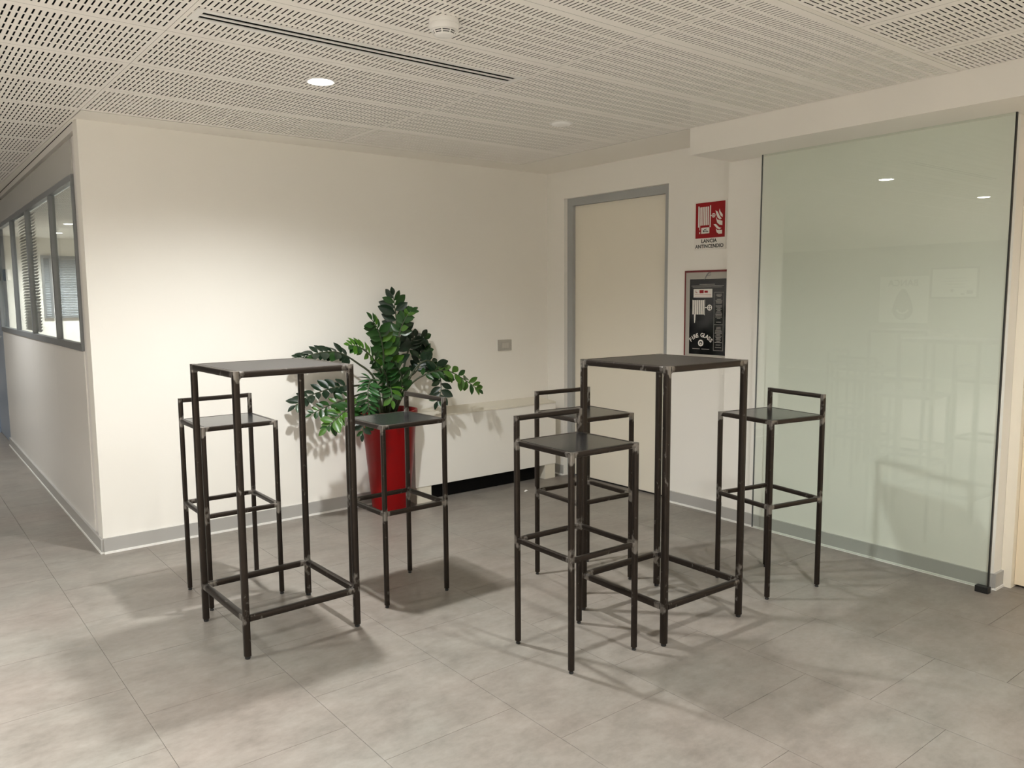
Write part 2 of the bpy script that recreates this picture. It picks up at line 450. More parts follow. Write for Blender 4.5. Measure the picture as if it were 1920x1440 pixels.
for z in [1.13+0.0225*i for i in range(39)]:
    sl.add([(0.050, 2.09, z), (0.050, 2.95, z), (0.062, 2.95, z+0.020), (0.062, 2.09, z+0.020)], [(0, 1, 2, 3)])
vb = tag(plink(sl.build('window_blind', 'blind')), 'closed dark grey slatted blind behind a corridor window', 'blind')
# beyond the partition: metal framed door at its far end
dd = struct(plink(MB().box(0.0, 0.06, 4.14, 4.24, 0, 2.2).box(0.0, 0.06, 5.1, 5.2, 0, 2.2).box(0, 0.06, 4.24, 5.1, 2.08, 2.2).build('door_3', 'steel_blue')), 'blue-grey metal door frame at the corridor end')
MB().box(0.01, 0.05, 4.243, 5.097, 0.01, 2.077).build('door_leaf', 'steel_blue', dd)
MB().box(-0.05, 0.01, 4.30, 4.315, 1.02, 1.035).box(-0.055, -0.04, 4.30, 4.43, 1.02, 1.035).build('door_handle', 'frame_grey', dd)
struct(plink(MB().box(0.0, 0.09, 5.2, 9.2, 0, HC+0.1).build('wall_left_rear', 'partition')), 'corridor wall beyond the metal door')
cr = plink(MB().box(-0.055, 0.0, 3.965, 4.02, 1.545, 1.65, 0.006).build('card_reader', 'black'))
tag(cr, 'small black wall box fixed beside the last corridor window', 'wall box')
MB().box(-0.0565, -0.036, 3.9635, 4.018, 1.548, 1.647).build('box_face', 'white_plastic', cr)

# office seen through the partition windows
ow = struct(MB().box(-3.0, 0.2, 9.10, 9.2, 0, HC+0.1).build('wall_office_rear', 'wall'), 'white rear wall of the office')
for k, (x0, x1) in enumerate(((-2.06, -1.93), (-1.88, -1.40))):
    w = MB(); f = 0.03
    w.box(x0, x1, 9.05, 9.11, 1.10, 1.13); w.box(x0, x1, 9.05, 9.11, 1.99, 2.03); w.box(x0, x0+f, 9.05, 9.11, 1.13, 1.99); w.box(x1-f, x1, 9.05, 9.11, 1.13, 1.99)
    wo = struct(w.build('window_%d' % (k+5), 'alu_grey'), 'office window with slatted blind')
    b2 = MB()
    for i in range(34):
        z = 1.135+i*0.025; b2.add([(x0+f, 9.075, z), (x1-f, 9.075, z), (x1-f, 9.09, z+0.019), (x0+f, 9.09, z+0.019)], [(0, 1, 2, 3)])
    tag(b2.build('blind', 'blind_light', wo), kind='stuff')

# ------------------------------------------------------------------ doors
d1 = MB()
d1.box(0.034, 0.10, -0.245, -0.190, 0, 2.085); d1.box(0.034, 0.10, -1.19, -1.135, 0, 2.085); d1.box(0.034, 0.10, -1.135, -0.245, 2.03, 2.085)
door1 = struct(d1.build('door_1', 'frame_grey'), 'grey metal frame of the flush cream door')
MB().box(0.062, 0.10, -1.134, -0.246, 0.012, 2.029, 0.0015).build('door_leaf', 'door_cream', door1)
MB().box(0.030, 0.064, -1.137, -1.122, 0.88, 0.95, 0.003).build('hinge', 'frame_grey', door1)
MB().box(0.07, 0.10, -1.13, -0.25, 0.0, 0.012).build('gap_shade', 'black', door1)  # black strip stands in for the shade in the gap under the leaf
struct(MB().box(0.16, 0.2, -1.3, -0.1, 0, 2.2).build('wall_behind_door', 'void'), 'dark space behind the door')
d2 = MB()
d2.box(-0.016, 0.06, -3.29, -3.246, 0, 2.09); d2.box(-0.016, 0.06, -4.16, -4.12, 0, 2.09); d2.box(-0.016, 0.06, -4.12, -3.29, 2.045, 2.09)
door2 = struct(d2.build('door_2', 'trim_cream'), 'cream door frame beyond the glass panel')
MB().box(0.02, 0.06, -4.119, -3.291, 0.012, 2.044, 0.0015).build('door_leaf', 'door_beige', door2)
MB().box(0.012, 0.021, -3.365, -3.325, 0.87, 1.07, 0.003).box(-0.03, 0.012, -3.352, -3.338, 0.985, 1.0).box(-0.036, -0.022, -3.44, -3.338, 0.985, 1.0, 0.003).build('door_handle', 'black', door2)
struct(MB().box(0.10, 0.14, -4.3, -3.25, 0, 2.2).build('wall_behind_door_2', 'void'), 'dark space behind the second door')

# ------------------------------------------------------------------ sliding glass panel
gp = thing('sliding_glass_door', 'tall clear sliding glass panel hanging in front of the white pier', 'glass door')
GA, GB = math.radians(1.0), math.radians(0.25)
gp.location = (-0.165, -3.25, 0.0)
gp.rotation_euler = (0, GB, -GA)
# local: y along the panel away from the viewer, x through the glass
MB().box(-0.005, 0.005, 0.004, 1.275, 0.022, 2.139).build('glass_pane', 'glass', gp)
MB().box(-0.006, 0.006, -0.002, 0.004, 0.022, 2.139).build('edge_seal', 'black', gp)
MB().box(-0.0055, 0.0055, 1.275, 1.278, 0.022, 2.139).build('edge_trim', 'alu_grey', gp)
MB().box(-0.018, 0.014, -0.006, 0.052, 0.0, 0.030, 0.003).build('floor_guide', 'black', gp)

# ------------------------------------------------------------------ wall-mounted things
def wallframe(name, label, cat, y, z, x=0.0):
    """local u to the viewer's right along the side wall, v up, w out of the wall"""
    o = link(name, None); o.matrix_world = Matrix(((0, 0, -1, x), (-1, 0, 0, y), (0, 1, 0, z), (0, 0, 0, 1))); o.empty_display_size = 0.05
    return tag(o, label, cat)
# fire hose sign
sg = wallframe('fire_hose_sign', 'red and white fire hose sign above the black hose cabinet', 'sign', -1.403, 1.646)
MB().box(0, 0.241, 0, 0.296, 0, 0.003).build('panel', 'sign_white', sg)
MB().box(0.010, 0.231, 0.072, 0.288, 0.003, 0.0036).build('red_field', 'sign_red', sg)
pic = MB()
h0, h1 = 0.0036, 0.0042
for i in range(5): pic.box(0.048+i*0.0135, 0.0575+i*0.0135, 0.150, 0.262, h0, h1)
pic.box(0.030, 0.038, 0.140, 0.268, h0, h1); pic.box(0.118, 0.1255, 0.136, 0.268, h0, h1)
pic.box(0.0415, 0.0455, 0.122, 0.262, h0, h1); pic.box(0.0405, 0.0465, 0.100, 0.112, h0, h1)
pic.box(0.1255, 0.134, 0.204, 0.208, h0, h1)
def ringp(mb, cx, cy, ro, ri, n=20):
    for k in range(n):
        a, b = 2*math.pi*k/n, 2*math.pi*(k+1)/n
        mb.prism([(cx+ri*math.cos(a), cy+ri*math.sin(a)), (cx+ro*math.cos(a), cy+ro*math.sin(a)), (cx+ro*math.cos(b), cy+ro*math.sin(b)), (cx+ri*math.cos(b), cy+ri*math.sin(b))], h0, h1)
ringp(pic, 0.146, 0.206, 0.0135, 0.0095)
pic.box(0.134, 0.158, 0.2045, 0.2075, h0, h1); pic.box(0.1445, 0.1475, 0.194, 0.218, h0, h1)
def flame(pts): pic.prism(pts, h0, h1)
flame([(0.190, 0.243), (0.196, 0.226), (0.213, 0.206), (0.213, 0.190), (0.200, 0.198), (0.190, 0.214), (0.187, 0.228)])
flame([(0.160, 0.234), (0.176, 0.226), (0.190, 0.200), (0.206, 0.182), (0.194, 0.178), (0.178, 0.188), (0.168, 0.206)])
flame([(0.163, 0.196), (0.176, 0.178), (0.212, 0.168), (0.212, 0.142), (0.192, 0.146), (0.174, 0.160)])
flame([(0.147, 0.152), (0.165, 0.152), (0.190, 0.130), (0.206, 0.126), (0.190, 0.118), (0.172, 0.126)])
flame([(0.164, 0.124), (0.176, 0.116), (0.211, 0.114), (0.211, 0.092), (0.186, 0.092), (0.172, 0.102)])
pic.build('pictogram', 'sign_white', sg)
MB().box(0.056, 0.117, 0.100, 0.136, 0.0042, 0.0048).build('sticker', 'sign_white', sg)
sq = MB(); rnd = random.Random(7)
for k in range(16):
    u = 0.066+rnd.random()*0.036; v = 0.107+rnd.random()*0.018; sq.box(u, u+0.008, v, v+0.0035, 0.0048, 0.0051)
sq.build('sticker_print', 'ink', sg)
lettering('LANCIA', 0.031, 'ink', sg, 0.114, 0.053, 0.0034, bold=0.0007, squeeze=1.05)
lettering('ANTINCENDIO', 0.031, 'ink', sg, 0.117, 0.021, 0.0034, bold=0.0007, squeeze=0.98)

# hose cabinet
hb = wallframe('fire_hose_cabinet', 'fire hose cabinet with printed black glass front and dark red rim', 'cabinet', -1.338, 0.985)
fr = MB(); w_, h_ = 0.362, 0.536
fr.box(0, 0.009, 0, h_, 0, 0.008); fr.box(w_-0.009, w_, 0, h_, 0, 0.008); fr.box(0.009, w_-0.009, h_-0.012, h_, 0, 0.008)
fr.build('rim', 'box_red', hb)
g2 = MB(); g2.box(0.009, 0.040, 0, h_-0.012, 0, 0.006); g2.box(w_-0.030, w_-0.009, 0, h_-0.012, 0, 0.006); g2.box(0.040, w_-0.030, h_-0.054, h_-0.012, 0, 0.006); g2.box(0.040, w_-0.030, 0, 0.012, 0, 0.006)
g2.build('inner_frame', 'box_grey', hb)
MB().box(0.040, w_-0.030, 0.012, h_-0.054, 0, 0.0045).build('glass_front', 'black_glass', hb)
MB().tube([(0.155, h_-0.058, 0.007), (0.172, h_-0.030, 0.009), (0.190, h_-0.014, 0.010), (0.202, h_-0.016, 0.010), (0.203, h_-0.030, 0.009), (0.188, h_-0.036, 0.008), (0.168, h_-0.030, 0.0085)], 0.0016).build('pull_string', 'alu_grey', hb)
h0, h1 = 0.0045, 0.0050
ho = MB()
for i in range(6): ho.box(0.068+i*0.0145, 0.079+i*0.0145, 0.262, 0.352, h0, h1)
ho.box(0.062, 0.066, 0.262, 0.354, h0, h1); ho.box(0.155, 0.159, 0.258, 0.354, h0, h1)
ho.prism([(0.076, 0.262), (0.088, 0.262), (0.086, 0.225), (0.083, 0.208), (0.079, 0.208), (0.077, 0.225)], h0, h1)
ho.box(0.159, 0.178, 0.302, 0.308, h0, h1); ringp(ho, 0.195, 0.305, 0.019, 0.012); ho.box(0.176, 0.214, 0.303, 0.307, h0, h1); ho.box(0.193, 0.197, 0.287, 0.323, h0, h1)
ho.build('hose_print', 'sign_white', hb)
em = MB(); ringp(em, 0.132, 0.083, 0.021, 0.012); ringp(em, 0.132, 0.080, 0.006, 0.0); em.build('round_emblem', 'sign_white', hb)
word = 'FIRE GLASS'; cx, cy, R_ = 0.132, 0.020, 0.112
for k, ch in enumerate(word):
    if ch == ' ': continue
    a = math.radians(90+44-k*88/(len(word)-1))
    lettering(ch, 0.036, 'sign_white', hb, cx+R_*math.cos(a), cy+R_*math.sin(a), 0.0049, a-math.pi/2, bold=0.0008)
MB().box(0.070, 0.214, 0.368, 0.421, h0, h1).build('sticker', 'sign_white', hb)
st = MB(); st.box(0.086, 0.090, 0.398, 0.412, h1, h1+0.0003); st.box(0.086, 0.100, 0.396, 0.400, h1, h1+0.0003); st.box(0.116, 0.148, 0.394, 0.414, h1, h1+0.0003); st.box(0.154, 0.180, 0.397, 0.410, h1, h1+0.0003); st.box(0.080, 0.204, 0.386, 0.388, h1, h1+0.0003); st.box(0.080, 0.204, 0.376, 0.3775, h1, h1+0.0003)
st.build('sticker_print', 'sign_red', hb)
fp = MB(); rnd = random.Random(3)
for v, a, b in ((0.447, 0.115, 0.232), (0.438, 0.052, 0.300), (0.430, 0.062, 0.288)): fp.box(a, b, v, v+0.0035, h0, h1)
fp.box(0.228, 0.301, 0.398, 0.4005, h0, h1); fp.box(0.228, 0.301, 0.040, 0.0425, h0, h1); fp.box(0.228, 0.2305, 0.040, 0.400, h0, h1); fp.box(0.2985, 0.301, 0.040, 0.400, h0, h1); fp.box(0.232, 0.297, 0.199, 0.2015, h0, h1)
v = 0.386
while v > 0.052:
    if not 0.19 < v < 0.212 and rnd.random() > 0.22:
        hw = 0.012+rnd.random()*0.014; fp.box(0.265-hw, 0.265+hw, v, v+0.0036, h0, h1)
    v -= 0.0078
fp.box(0.068, 0.125, 0.044, 0.048, h0, h1); fp.box(0.138, 0.198, 0.044, 0.048, h0, h1)
fp.build('fine_print', 'print_grey', hb)

# wall switch on the rear wall
sw = thing('light_switch', 'grey wall switch plate on the rear wall above the radiator cover', 'switch', (-0.424, 0, 1.011))
MB().box(-0.0625, 0.0625, -0.010, 0, -0.041, 0.041, 0.004).build('plate', 'switch_grey', sw)
kf = MB(); kf.box(-0.034, 0.034, -0.012, -0.009, 0.020, 0.023); kf.box(-0.034, 0.034, -0.012, -0.009, -0.026, -0.023); kf.box(-0.034, -0.031, -0.012, -0.009, -0.023, 0.020); kf.box(0.031, 0.034, -0.012, -0.009, -0.023, 0.020)
kf.build('key_surround', 'box_grey', sw)
for x in (-0.0205, 0, 0.0205): MB().box(x-0.0098, x+0.0098, -0.014, -0.009, -0.022, 0.019, 0.0015).build('rocker', 'switch_key', sw)

# ------------------------------------------------------------------ radiator cover
rd = thing('radiator_cover', 'long low white radiator cover against the rear wall beside the red pot', 'radiator cover', (0, 0, 0))
RX0, RX1, RY = -1.335, -0.095, -0.20
MB().box(RX0, RX1, RY, RY+0.022, 0.108, 0.572, 0.003).build('front_panel', 'radiator', rd)
MB().box(RX0, RX0+0.02, RY+0.022, -0.001, 0.108, 0.572).build('side_panel', 'radiator', rd)
MB().box(RX1-0.02, RX1, RY+0.022, -0.001, 0.108, 0.572).build('side_panel', 'radiator', rd)
tp = MB().add([(RX0, RY-0.004, 0.572), (RX1, RY-0.004, 0.572), (RX1, -0.001, 0.572), (RX0, -0.001, 0.572), (RX0, RY-0.004, 0.581), (RX1, RY-0.004, 0.581), (RX1, -0.001, 0.602), (RX0, -0.001, 0.602)],
              [(0, 3, 2, 1), (4, 5, 6, 7), (0, 1, 5, 4), (1, 2, 6, 5), (2, 3, 7, 6), (3, 0, 4, 7)])
tp.build('top', 'radiator_top', rd)
MB().box(RX0+0.01, RX0+0.125, RY+0.004, -0.02, 0, 0.108).build('foot', 'radiator_top', rd)
MB().box(RX1-0.105, RX1-0.004, RY+0.004, -0.02, 0, 0.108).build('foot', 'radiator_top', rd)
MB().box(RX0+0.125, RX1-0.105, RY+0.07, -0.001, 0.0, 0.110).build('recess_shade', 'void', rd)  # black block stands in for the shade between the feet

# ------------------------------------------------------------------ potted plant
PX, PY = -1.525, -0.205
pp = thing('potted_plant', 'leafy green plant with arching stems in a tall red pot', 'plant', (PX, PY, 0))
pot = MB().lathe([(0.105, 0.0), (0.118, 0.004), (0.121, 0.02), (0.148, 0.32), (0.174, 0.615), (0.176, 0.622), (0.181, 0.624), (0.182, 0.650), (0.180, 0.656), (0.168, 0.656), (0.165, 0.648), (0.160, 0.60)], 48, cap=False)
pot.add([(0.105*math.cos(2*math.pi*k/48), 0.105*math.sin(2*math.pi*k/48), 0.0) for k in range(48)], [tuple(reversed(range(48)))])
shade_auto(pot.build('pot', 'pot_red', pp), 40)
MB().lathe([(0.001, 0.622), (0.08, 0.620), (0.161, 0.612), (0.161, 0.600)], 32, cap=False).build('soil', 'soil', pp)

def leaf_mesh(name, material):
    rows = [(0.0, 0.02), (0.10, 0.16), (0.25, 0.34), (0.45, 0.46), (0.65, 0.42), (0.82, 0.27), (0.93, 0.12), (1.0, 0.0)]
    vs = []; fs = []
    for y, hw in rows:
        hw *= 0.52; bend = -0.10*y*y
        for k, sx in enumerate((-1, -0.55, 0, 0.55, 1)):
            vs.append((sx*hw, y, bend+abs(sx)*hw*0.30-0.0))
    for j in range(len(rows)-1):
        for k in range(4):
            fs.append((j*5+k, j*5+k+1, (j+1)*5+k+1, (j+1)*5+k))
    me = bpy.data.meshes.new(name); me.from_pydata(vs, [], fs); me.update(); me.materials.append(MATS[material])
    me.polygons.foreach_set('use_smooth', [True]*len(me.polygons)); return me
LEAF = {k: leaf_mesh('leaf', k) for k in ('leaf_dark', 'leaf_mid', 'leaf_light', 'leaf_fern')}
def catmull(P, n):
    P = [Vector(p) for p in P]; Q = [P[0]*2-P[1]]+P+[P[-1]*2-P[-2]]; out = []
    seg = len(P)-1
    for i in range(n+1):
        t = i/n*seg; k = min(int(t), seg-1); t -= k
        a, b, c, d = Q[k:k+4]
        out.append(0.5*((2*b)+(c-a)*t+(2*a-5*b+4*c-d)*t*t+(3*b-a-3*c+d)*t*t*t))
    return out
# stem control points (metres, room coordinates), leaf material, leaf count, leaf length, bare fraction, lean of the leaf plane
FR = [
 ([(-1.522,-.19,.612),(-1.457,-.2,.792),(-1.448,-.2,1.06),(-1.457,-.2,1.261),(-1.474,-.2,1.385)], 'leaf_dark', 24, .082, .22, 0.5),
 ([(-1.5,-.2,.612),(-1.477,-.24,.92),(-1.491,-.27,1.065),(-1.471,-.28,1.165),(-1.435,-.3,1.249),(-1.395,-.3,1.280)], 'leaf_mid', 18, .056, .50, 1.1),
 ([(-1.471,-.17,.612),(-1.406,-.15,.808),(-1.332,-.13,1.009),(-1.281,-.12,1.095),(-1.215,-.12,1.10),(-1.175,-.12,1.04)], 'leaf_dark', 20, .072, .40, 0.6),
 ([(-1.481,-.2,.612),(-1.447,-.22,.714),(-1.383,-.27,.824),(-1.285,-.32,.883),(-1.16,-.35,.887),(-1.038,-.38,.815),(-.955,-.4,.752)], 'leaf_light', 22, .062, .42, 0.5),
 ([(-1.477,-.18,.612),(-1.418,-.16,.793),(-1.276,-.14,.88),(-1.234,-.13,.969),(-1.211,-.12,1.04)], 'leaf_dark', 13, .066, .45, 0.5),
 ([(-1.496,-.2,.612),(-1.438,-.24,.763),(-1.367,-.28,.916),(-1.282,-.3,.961),(-1.219,-.32,.899),(-1.207,-.33,.77),(-1.238,-.33,.69)], 'leaf_dark', 20, .068, .42, 0.4),
 ([(-1.562,-.22,.612),(-1.602,-.28,.84),(-1.62,-.32,1.027),(-1.666,-.35,1.164),(-1.715,-.36,1.235)], 'leaf_mid', 22, .066, .32, 0.6),
 ([(-1.567,-.18,.612),(-1.589,-.14,.851),(-1.697,-.12,.958),(-1.812,-.12,1.025),(-1.912,-.12,1.036),(-2.017,-.12,1.022),(-2.086,-.12,1.005)], 'leaf_dark', 24, .070, .40, 0.9),
 ([(-1.578,-.2,.612),(-1.632,-.17,.795),(-1.768,-.14,.817),(-1.88,-.13,.811),(-2.035,-.13,.774),(-2.122,-.13,.725)], 'leaf_dark', 20, .070, .40, 0.8),
 ([(-1.6,-.22,.612),(-1.67,-.2,.761),(-1.806,-.2,.749),(-1.953,-.2,.71),(-2.058,-.2,.674)], 'leaf_mid', 15, .052, .42, 0.4),
 ([(-1.623,-.26,.612),(-1.746,-.34,.741),(-1.909,-.4,.714),(-2.0,-.42,.665),(-2.065,-.42,.615)], 'leaf_light', 17, .066, .42, 0.4),
 ([(-1.595,-.25,.612),(-1.689,-.36,.827),(-1.774,-.44,.881),(-1.83,-.5,.818),(-1.838,-.52,.70)], 'leaf_fern', 34, .066, .18, 0.3),
 ([(-1.623,-.26,.612),(-1.739,-.38,.712),(-1.829,-.45,.67),(-1.852,-.46,.56)], 'leaf_dark', 13, .062, .42, 0.4),
 ([(-1.566,-.24,.612),(-1.619,-.34,.787),(-1.634,-.42,.818),(-1.645,-.46,.744)], 'leaf_light', 11, .064, .40, 0.5),
 ([(-1.57,-.22,.612),(-1.635,-.32,.885),(-1.724,-.38,.999),(-1.828,-.42,1.073),(-1.911,-.44,1.095)], 'leaf_light', 20, .056, .42, 0.7),
 ([(-1.524,-.18,.612),(-1.503,-.17,.917),(-1.51,-.16,1.088),(-1.542,-.15,1.13)], 'leaf_dark', 15, .070, .35, 0.6),
 ([(-1.52,-.2,.612),(-1.529,-.26,.891),(-1.563,-.3,1.029),(-1.588,-.32,1.098)], 'leaf_mid', 17, .068, .25, 0.4),
 ([(-1.56,-.25,.612),(-1.60,-.33,.78),(-1.64,-.38,.90),(-1.70,-.42,.95)], 'leaf_fern', 20, .062, .25, 0.5),
 ([(-1.50,-.22,.612),(-1.485,-.28,.74),(-1.50,-.33,.86),(-1.55,-.37,.94)], 'leaf_mid', 15, .062, .30, 0.5),
]
CAMP = cam.matrix_world.translation
rnd = random.Random(11)
inv = Matrix.Translation((-PX, -PY, 0))
for P, lm, nl, ll, bare, lean in FR:
    C = catmull(P, 26)
    rad = [0.0065*(1-i/26)+0.0019 for i in range(27)]
    stm = MB().tube([inv @ c for c in C], rad, 7).build('stem', 'stem', pp, smooth=True)
    for k in range(nl):
        t = bare+(1-bare)*(k+0.5)/nl; t = min(0.995, t)
        x = t*26; i = min(int(x), 25); p = C[i].lerp(C[i+1], x-i); d = (C[i+1]-C[i]).normalized()
        view = (CAMP-p).normalized()
        nrm = (view*(0.75)+Vector((0, 0, lean))+Vector((rnd.uniform(-.45, .45), rnd.uniform(-.45, .45), rnd.uniform(-.3, .3))))
        nrm = (nrm-d*nrm.dot(d)).normalized()
        side = d.cross(nrm).normalized()*(1 if k % 2 else -1)
        L = 1.28*ll*(0.8+0.4*rnd.random())*(1.0-0.35*max(0, (t-0.8)/0.2))
        dirv = (side*0.85+d*(0.45+0.5*max(0, t-0.85)/0.15)+nrm*rnd.uniform(-.1, .25)).normalized()
        if k == nl-1: dirv = d
        zz = (nrm-dirv*nrm.dot(dirv)).normalized(); xx = dirv.cross(zz)
        M = Matrix(((xx.x, dirv.x, zz.x, 0), (xx.y, dirv.y, zz.y, 0), (xx.z, dirv.z, zz.z, 0), (0, 0, 0, 1)))
        tip = p+dirv*L
        if tip.y > -0.035: continue
        mm = lm
        if lm == 'leaf_dark' and rnd.random() < 0.18: mm = 'leaf_mid'
        if lm == 'leaf_light' and (t < 0.55 or rnd.random() < 0.2): mm = 'leaf_mid'
        if lm == 'leaf_mid' and rnd.random() < 0.15: mm = 'leaf_light'
        o = link('leaf', LEAF[mm], stm)
        wd = 0.95+0.3*rnd.random()
        if lm == 'leaf_fern': wd *= 0.55
        o.matrix_local = Matrix.Translation(inv @ p) @ M @ Matrix.Diagonal((L*wd, L, L, 1))

# ------------------------------------------------------------------ high tables and stools
TT, TS = 0.025, 0.0195
WT, HT = 0.4913, 1.10
WS, HS, HB = 0.3402, 0.8153, 0.911
def make_table():
    t = thing('high_table', 'table', 'table')
    h = WT/2-TT/2; cz = HT-TT/2; sz = 0.170-TT/2
    cs = [(-h, -h), (h, -h), (h, h), (-h, h)]
    for x, y in cs:
        js = [(x, y, cz), (x, y, sz)]
        lg = shade_auto(MB().bar((x, y, 0.012), (x, y, HT), TT, js, 8).build('leg', 'steel', t))
        MB().lathe([(0.0085, 0), (0.0105, 0.002), (0.0108, 0.013)], 16, (x, y, 0)).build('foot_cap', 'rubber', lg)
    for i in range(4):
        a, b = cs[i], cs[(i+1) % 4]; d = Vector((b[0]-a[0], b[1]-a[1], 0)).normalized()*(TT/2-0.0005)
        for nm, z in (('top_rail', cz), ('stretcher', sz)):
            A = Vector((a[0], a[1], z)); B = Vector((b[0], b[1], z))
            shade_auto(MB().bar(A+d, B-d, TT, [A, B], 8, pb=0.18 if nm == 'top_rail' else 0.0).build(nm, 'steel', t))  # faint polish along top rails also stands in for their edge highlight
        for (p, dd) in ((a, d.normalized()), (b, -d.normalized())):
            pass
    i_ = WT/2-TT-0.0005
    pl_ = MB().box(-i_, i_, -i_, i_, HT-0.004, HT-0.0006, 0.0006); pl_.build('table_top', 'top_steel', t)
    # weld fillets in the inner corners under the top
    for (x, y), (sx, sy) in zip(cs, ((1, 1), (-1, 1), (-1, -1), (1, -1))):
        fm = MB()
        for ax in (0, 1):
            q = TT/2; r = 0.010
            prof = [(q, -q), (q+r, -q), (q+r*0.45, -q-r*0.45*0.55), (q, -q-r)]
            th = TT*0.30
            for k in (0,):
                vs = []
                for w in (-th, th):
                    for (e, zz) in prof:
                        vs.append((x+sx*e, y+w, cz+zz) if ax == 0 else (x+w, y+sy*e, cz+zz))
                fm.add(vs, [(0, 1, 2, 3), (7, 6, 5, 4), (0, 4, 5, 1), (1, 5, 6, 2), (2, 6, 7, 3), (3, 7, 4, 0)], [1.0]*8)
        fm.build('weld', 'steel', t)
    return t
def make_stool():
    t = thing('bar_stool', 'stool', 'stool')
    h = WS/2-TS/2; cz = HS-TS/2; sz = 0.432-TS/2
    cs = [(-h, -h), (h, -h), (h, h), (-h, h)]
    for k, (x, y) in enumerate(cs):
        top = HB if k >= 2 else HS
        js = [(x, y, cz), (x, y, sz)]+([(x, y, HB-TS/2)] if k >= 2 else [])
        lg = shade_auto(MB().bar((x, y, 0.012), (x, y, top), TS, js, 8, jr=0.028).build('leg', 'steel', t))
        ft = MB().lathe([(0.0072, 0), (0.0086, 0.0015), (0.0086, 0.006), (0.0062, 0.0075), (0.0062, 0.0095), (0.0085, 0.0105), (0.0085, 0.013)], 16, (x, y, 0)); ft.build('foot', 'rubber', lg)
    for i in range(4):
        a, b = cs[i], cs[(i+1) % 4]; d = Vector((b[0]-a[0], b[1]-a[1], 0)).normalized()*(TS/2-0.0005)
        for nm, z in (('seat_rail', cz), ('stretcher', sz)):
            A = Vector((a[0], a[1], z)); B = Vector((b[0], b[1], z))
            shade_auto(MB().bar(A+d, B-d, TS, [A, B], 8, jr=0.028, pb=0.15 if nm == 'seat_rail' else 0.0).build(nm, 'steel', t))  # seat rail polish doubles as a painted highlight on the edges
    A = Vector((*cs[2], HB-TS/2)); B = Vector((*cs[3], HB-TS/2)); d = (B-A).normalized()*(TS/2-0.0005)
    shade_auto(MB().bar(A+d, B-d, TS, [A, B], 8, jr=0.028).build('back_rail', 'steel', t))
    i_ = WS/2-TS-0.0005
    MB().box(-i_, i_, -i_, i_, HS-0.004, HS-0.0005, 0.0006).build('seat', 'seat_steel', t)
    return t
tab = make_table(); tab2 = copy_tree(tab)
for o, x, y, th, lb in ((tab, -2.8103, -1.5083, -0.7719, 'square raw steel high table in front of the white wall, beside the red-potted plant'),
                        (tab2, -1.4943, -2.4472, -0.8098, 'square raw steel high table in front of the flush door, ringed by three stools')):
    o.location = (x, y, 0); o.rotation_euler = (0, 0, th+math.pi/4); o['label'] = lb; o['group'] = 'raw steel high tables'
st0 = make_stool()
SP = [(-2.8267, -1.0146, -0.7973+math.pi/4, 'dark steel bar stool between the plant-side table and the outer wall corner'),
      (-2.2181, -1.4775, -0.7687-math.pi/4, 'dark steel bar stool standing right in front of the red plant pot'),
      (-2.0039, -2.4595, -0.8179+math.pi/4, 'dark steel bar stool in the gap between the two high tables'),
      (-1.4352, -1.9079, -0.8528+math.pi/4, 'dark steel bar stool behind the table, between it and the radiator cover'),
      (-0.8155, -2.5197, -0.9639-math.pi/4, 'dark steel bar stool next to the sliding glass panel')]
for k, (x, y, a, lb) in enumerate(SP):
    o = st0 if k == 0 else copy_tree(st0)
    o.location = (x, y, 0); o.rotation_euler = (0, 0, a); o['label'] = lb; o['group'] = 'low-backed steel bar stools'

# ------------------------------------------------------------------ ceiling fixtures
def downlight(x, y, label, lit=True, power=LAMP_W, z=HC, beam=165, group='recessed round downlights'):
    t = thing('downlight', label, 'ceiling light', (x, y, z), 0, group)
    shade_auto(MB().lathe([(0.050, 0.0005), (0.0505, -0.003), (0.057, -0.005), (0.062, -0.003), (0.063, 0.001)], 40, cap=False).build('trim_ring', 'white_plastic', t))
    if lit:
        MB().lathe([(0.0515, 0.0), (0.049, -0.0026), (0.03, -0.0042), (0.0005, -0.0048)], 40, cap=False).build('lens', 'lens', t, smooth=True)
        ld = bpy.data.lights.new('lamp', 'SPOT'); ld.shadow_soft_size = 0.045; ld.energy = power*4.0; ld.color = LAMP_COL; ld.spot_size = math.radians(beam); ld.spot_blend = 1.0
        lo = bpy.data.objects.new('lamp', ld); COL.objects.link(lo); lo.parent = t; lo.location = (0, 0, -0.052)
    else:
        MB().lathe([(0.0515, 0.0), (0.050, -0.009), (0.03, -0.012), (0.0005, -0.013)], 40, cap=False).build('cover_disc', 'cover_white', t, smooth=True)
    return t
downlight(-2.496, -1.395, 'lit round downlight in the slotted ceiling above the plant-side table', power=32.0, beam=156)
downlight(-1.115, -1.393, 'unlit round white disc in the slotted ceiling near the door', lit=False)
downlight(-4.25, -1.37, 'lit round downlight over the corridor mouth', power=11.0, beam=150)
downlight(-1.80, -4.00, 'lit round downlight near the second door', power=24.0, beam=160)
downlight(-3.95, -3.90, 'lit round downlight in the turned ceiling panels at the hall side', power=20.0, beam=125)
for x, y, p in ((-5.9, -1.37, 80), (-7.5, -1.37, 80), (-5.5, -3.9, 80), (-7.0, -3.9, 80), (-8.5, -3.9, 60), (-2.4, -6.4, 50), (-3.95, -6.4, 70), (-5.5, -6.4, 70), (-7.0, -6.4, 50), (-9.2, -0.9, 60)):  # unseen lamps added to raise the bounce light on ceiling and walls
    downlight(x, y, 'unseen fill downlight added to the open hall ceiling', power=p*1.75, beam=125)
for y in (2.6, 6.4):  # added lamps, out of view, that brighten the corridor side
    downlight(-4.05, y, 'unseen fill downlight added to the corridor outside the office windows', power=22.0, beam=150)
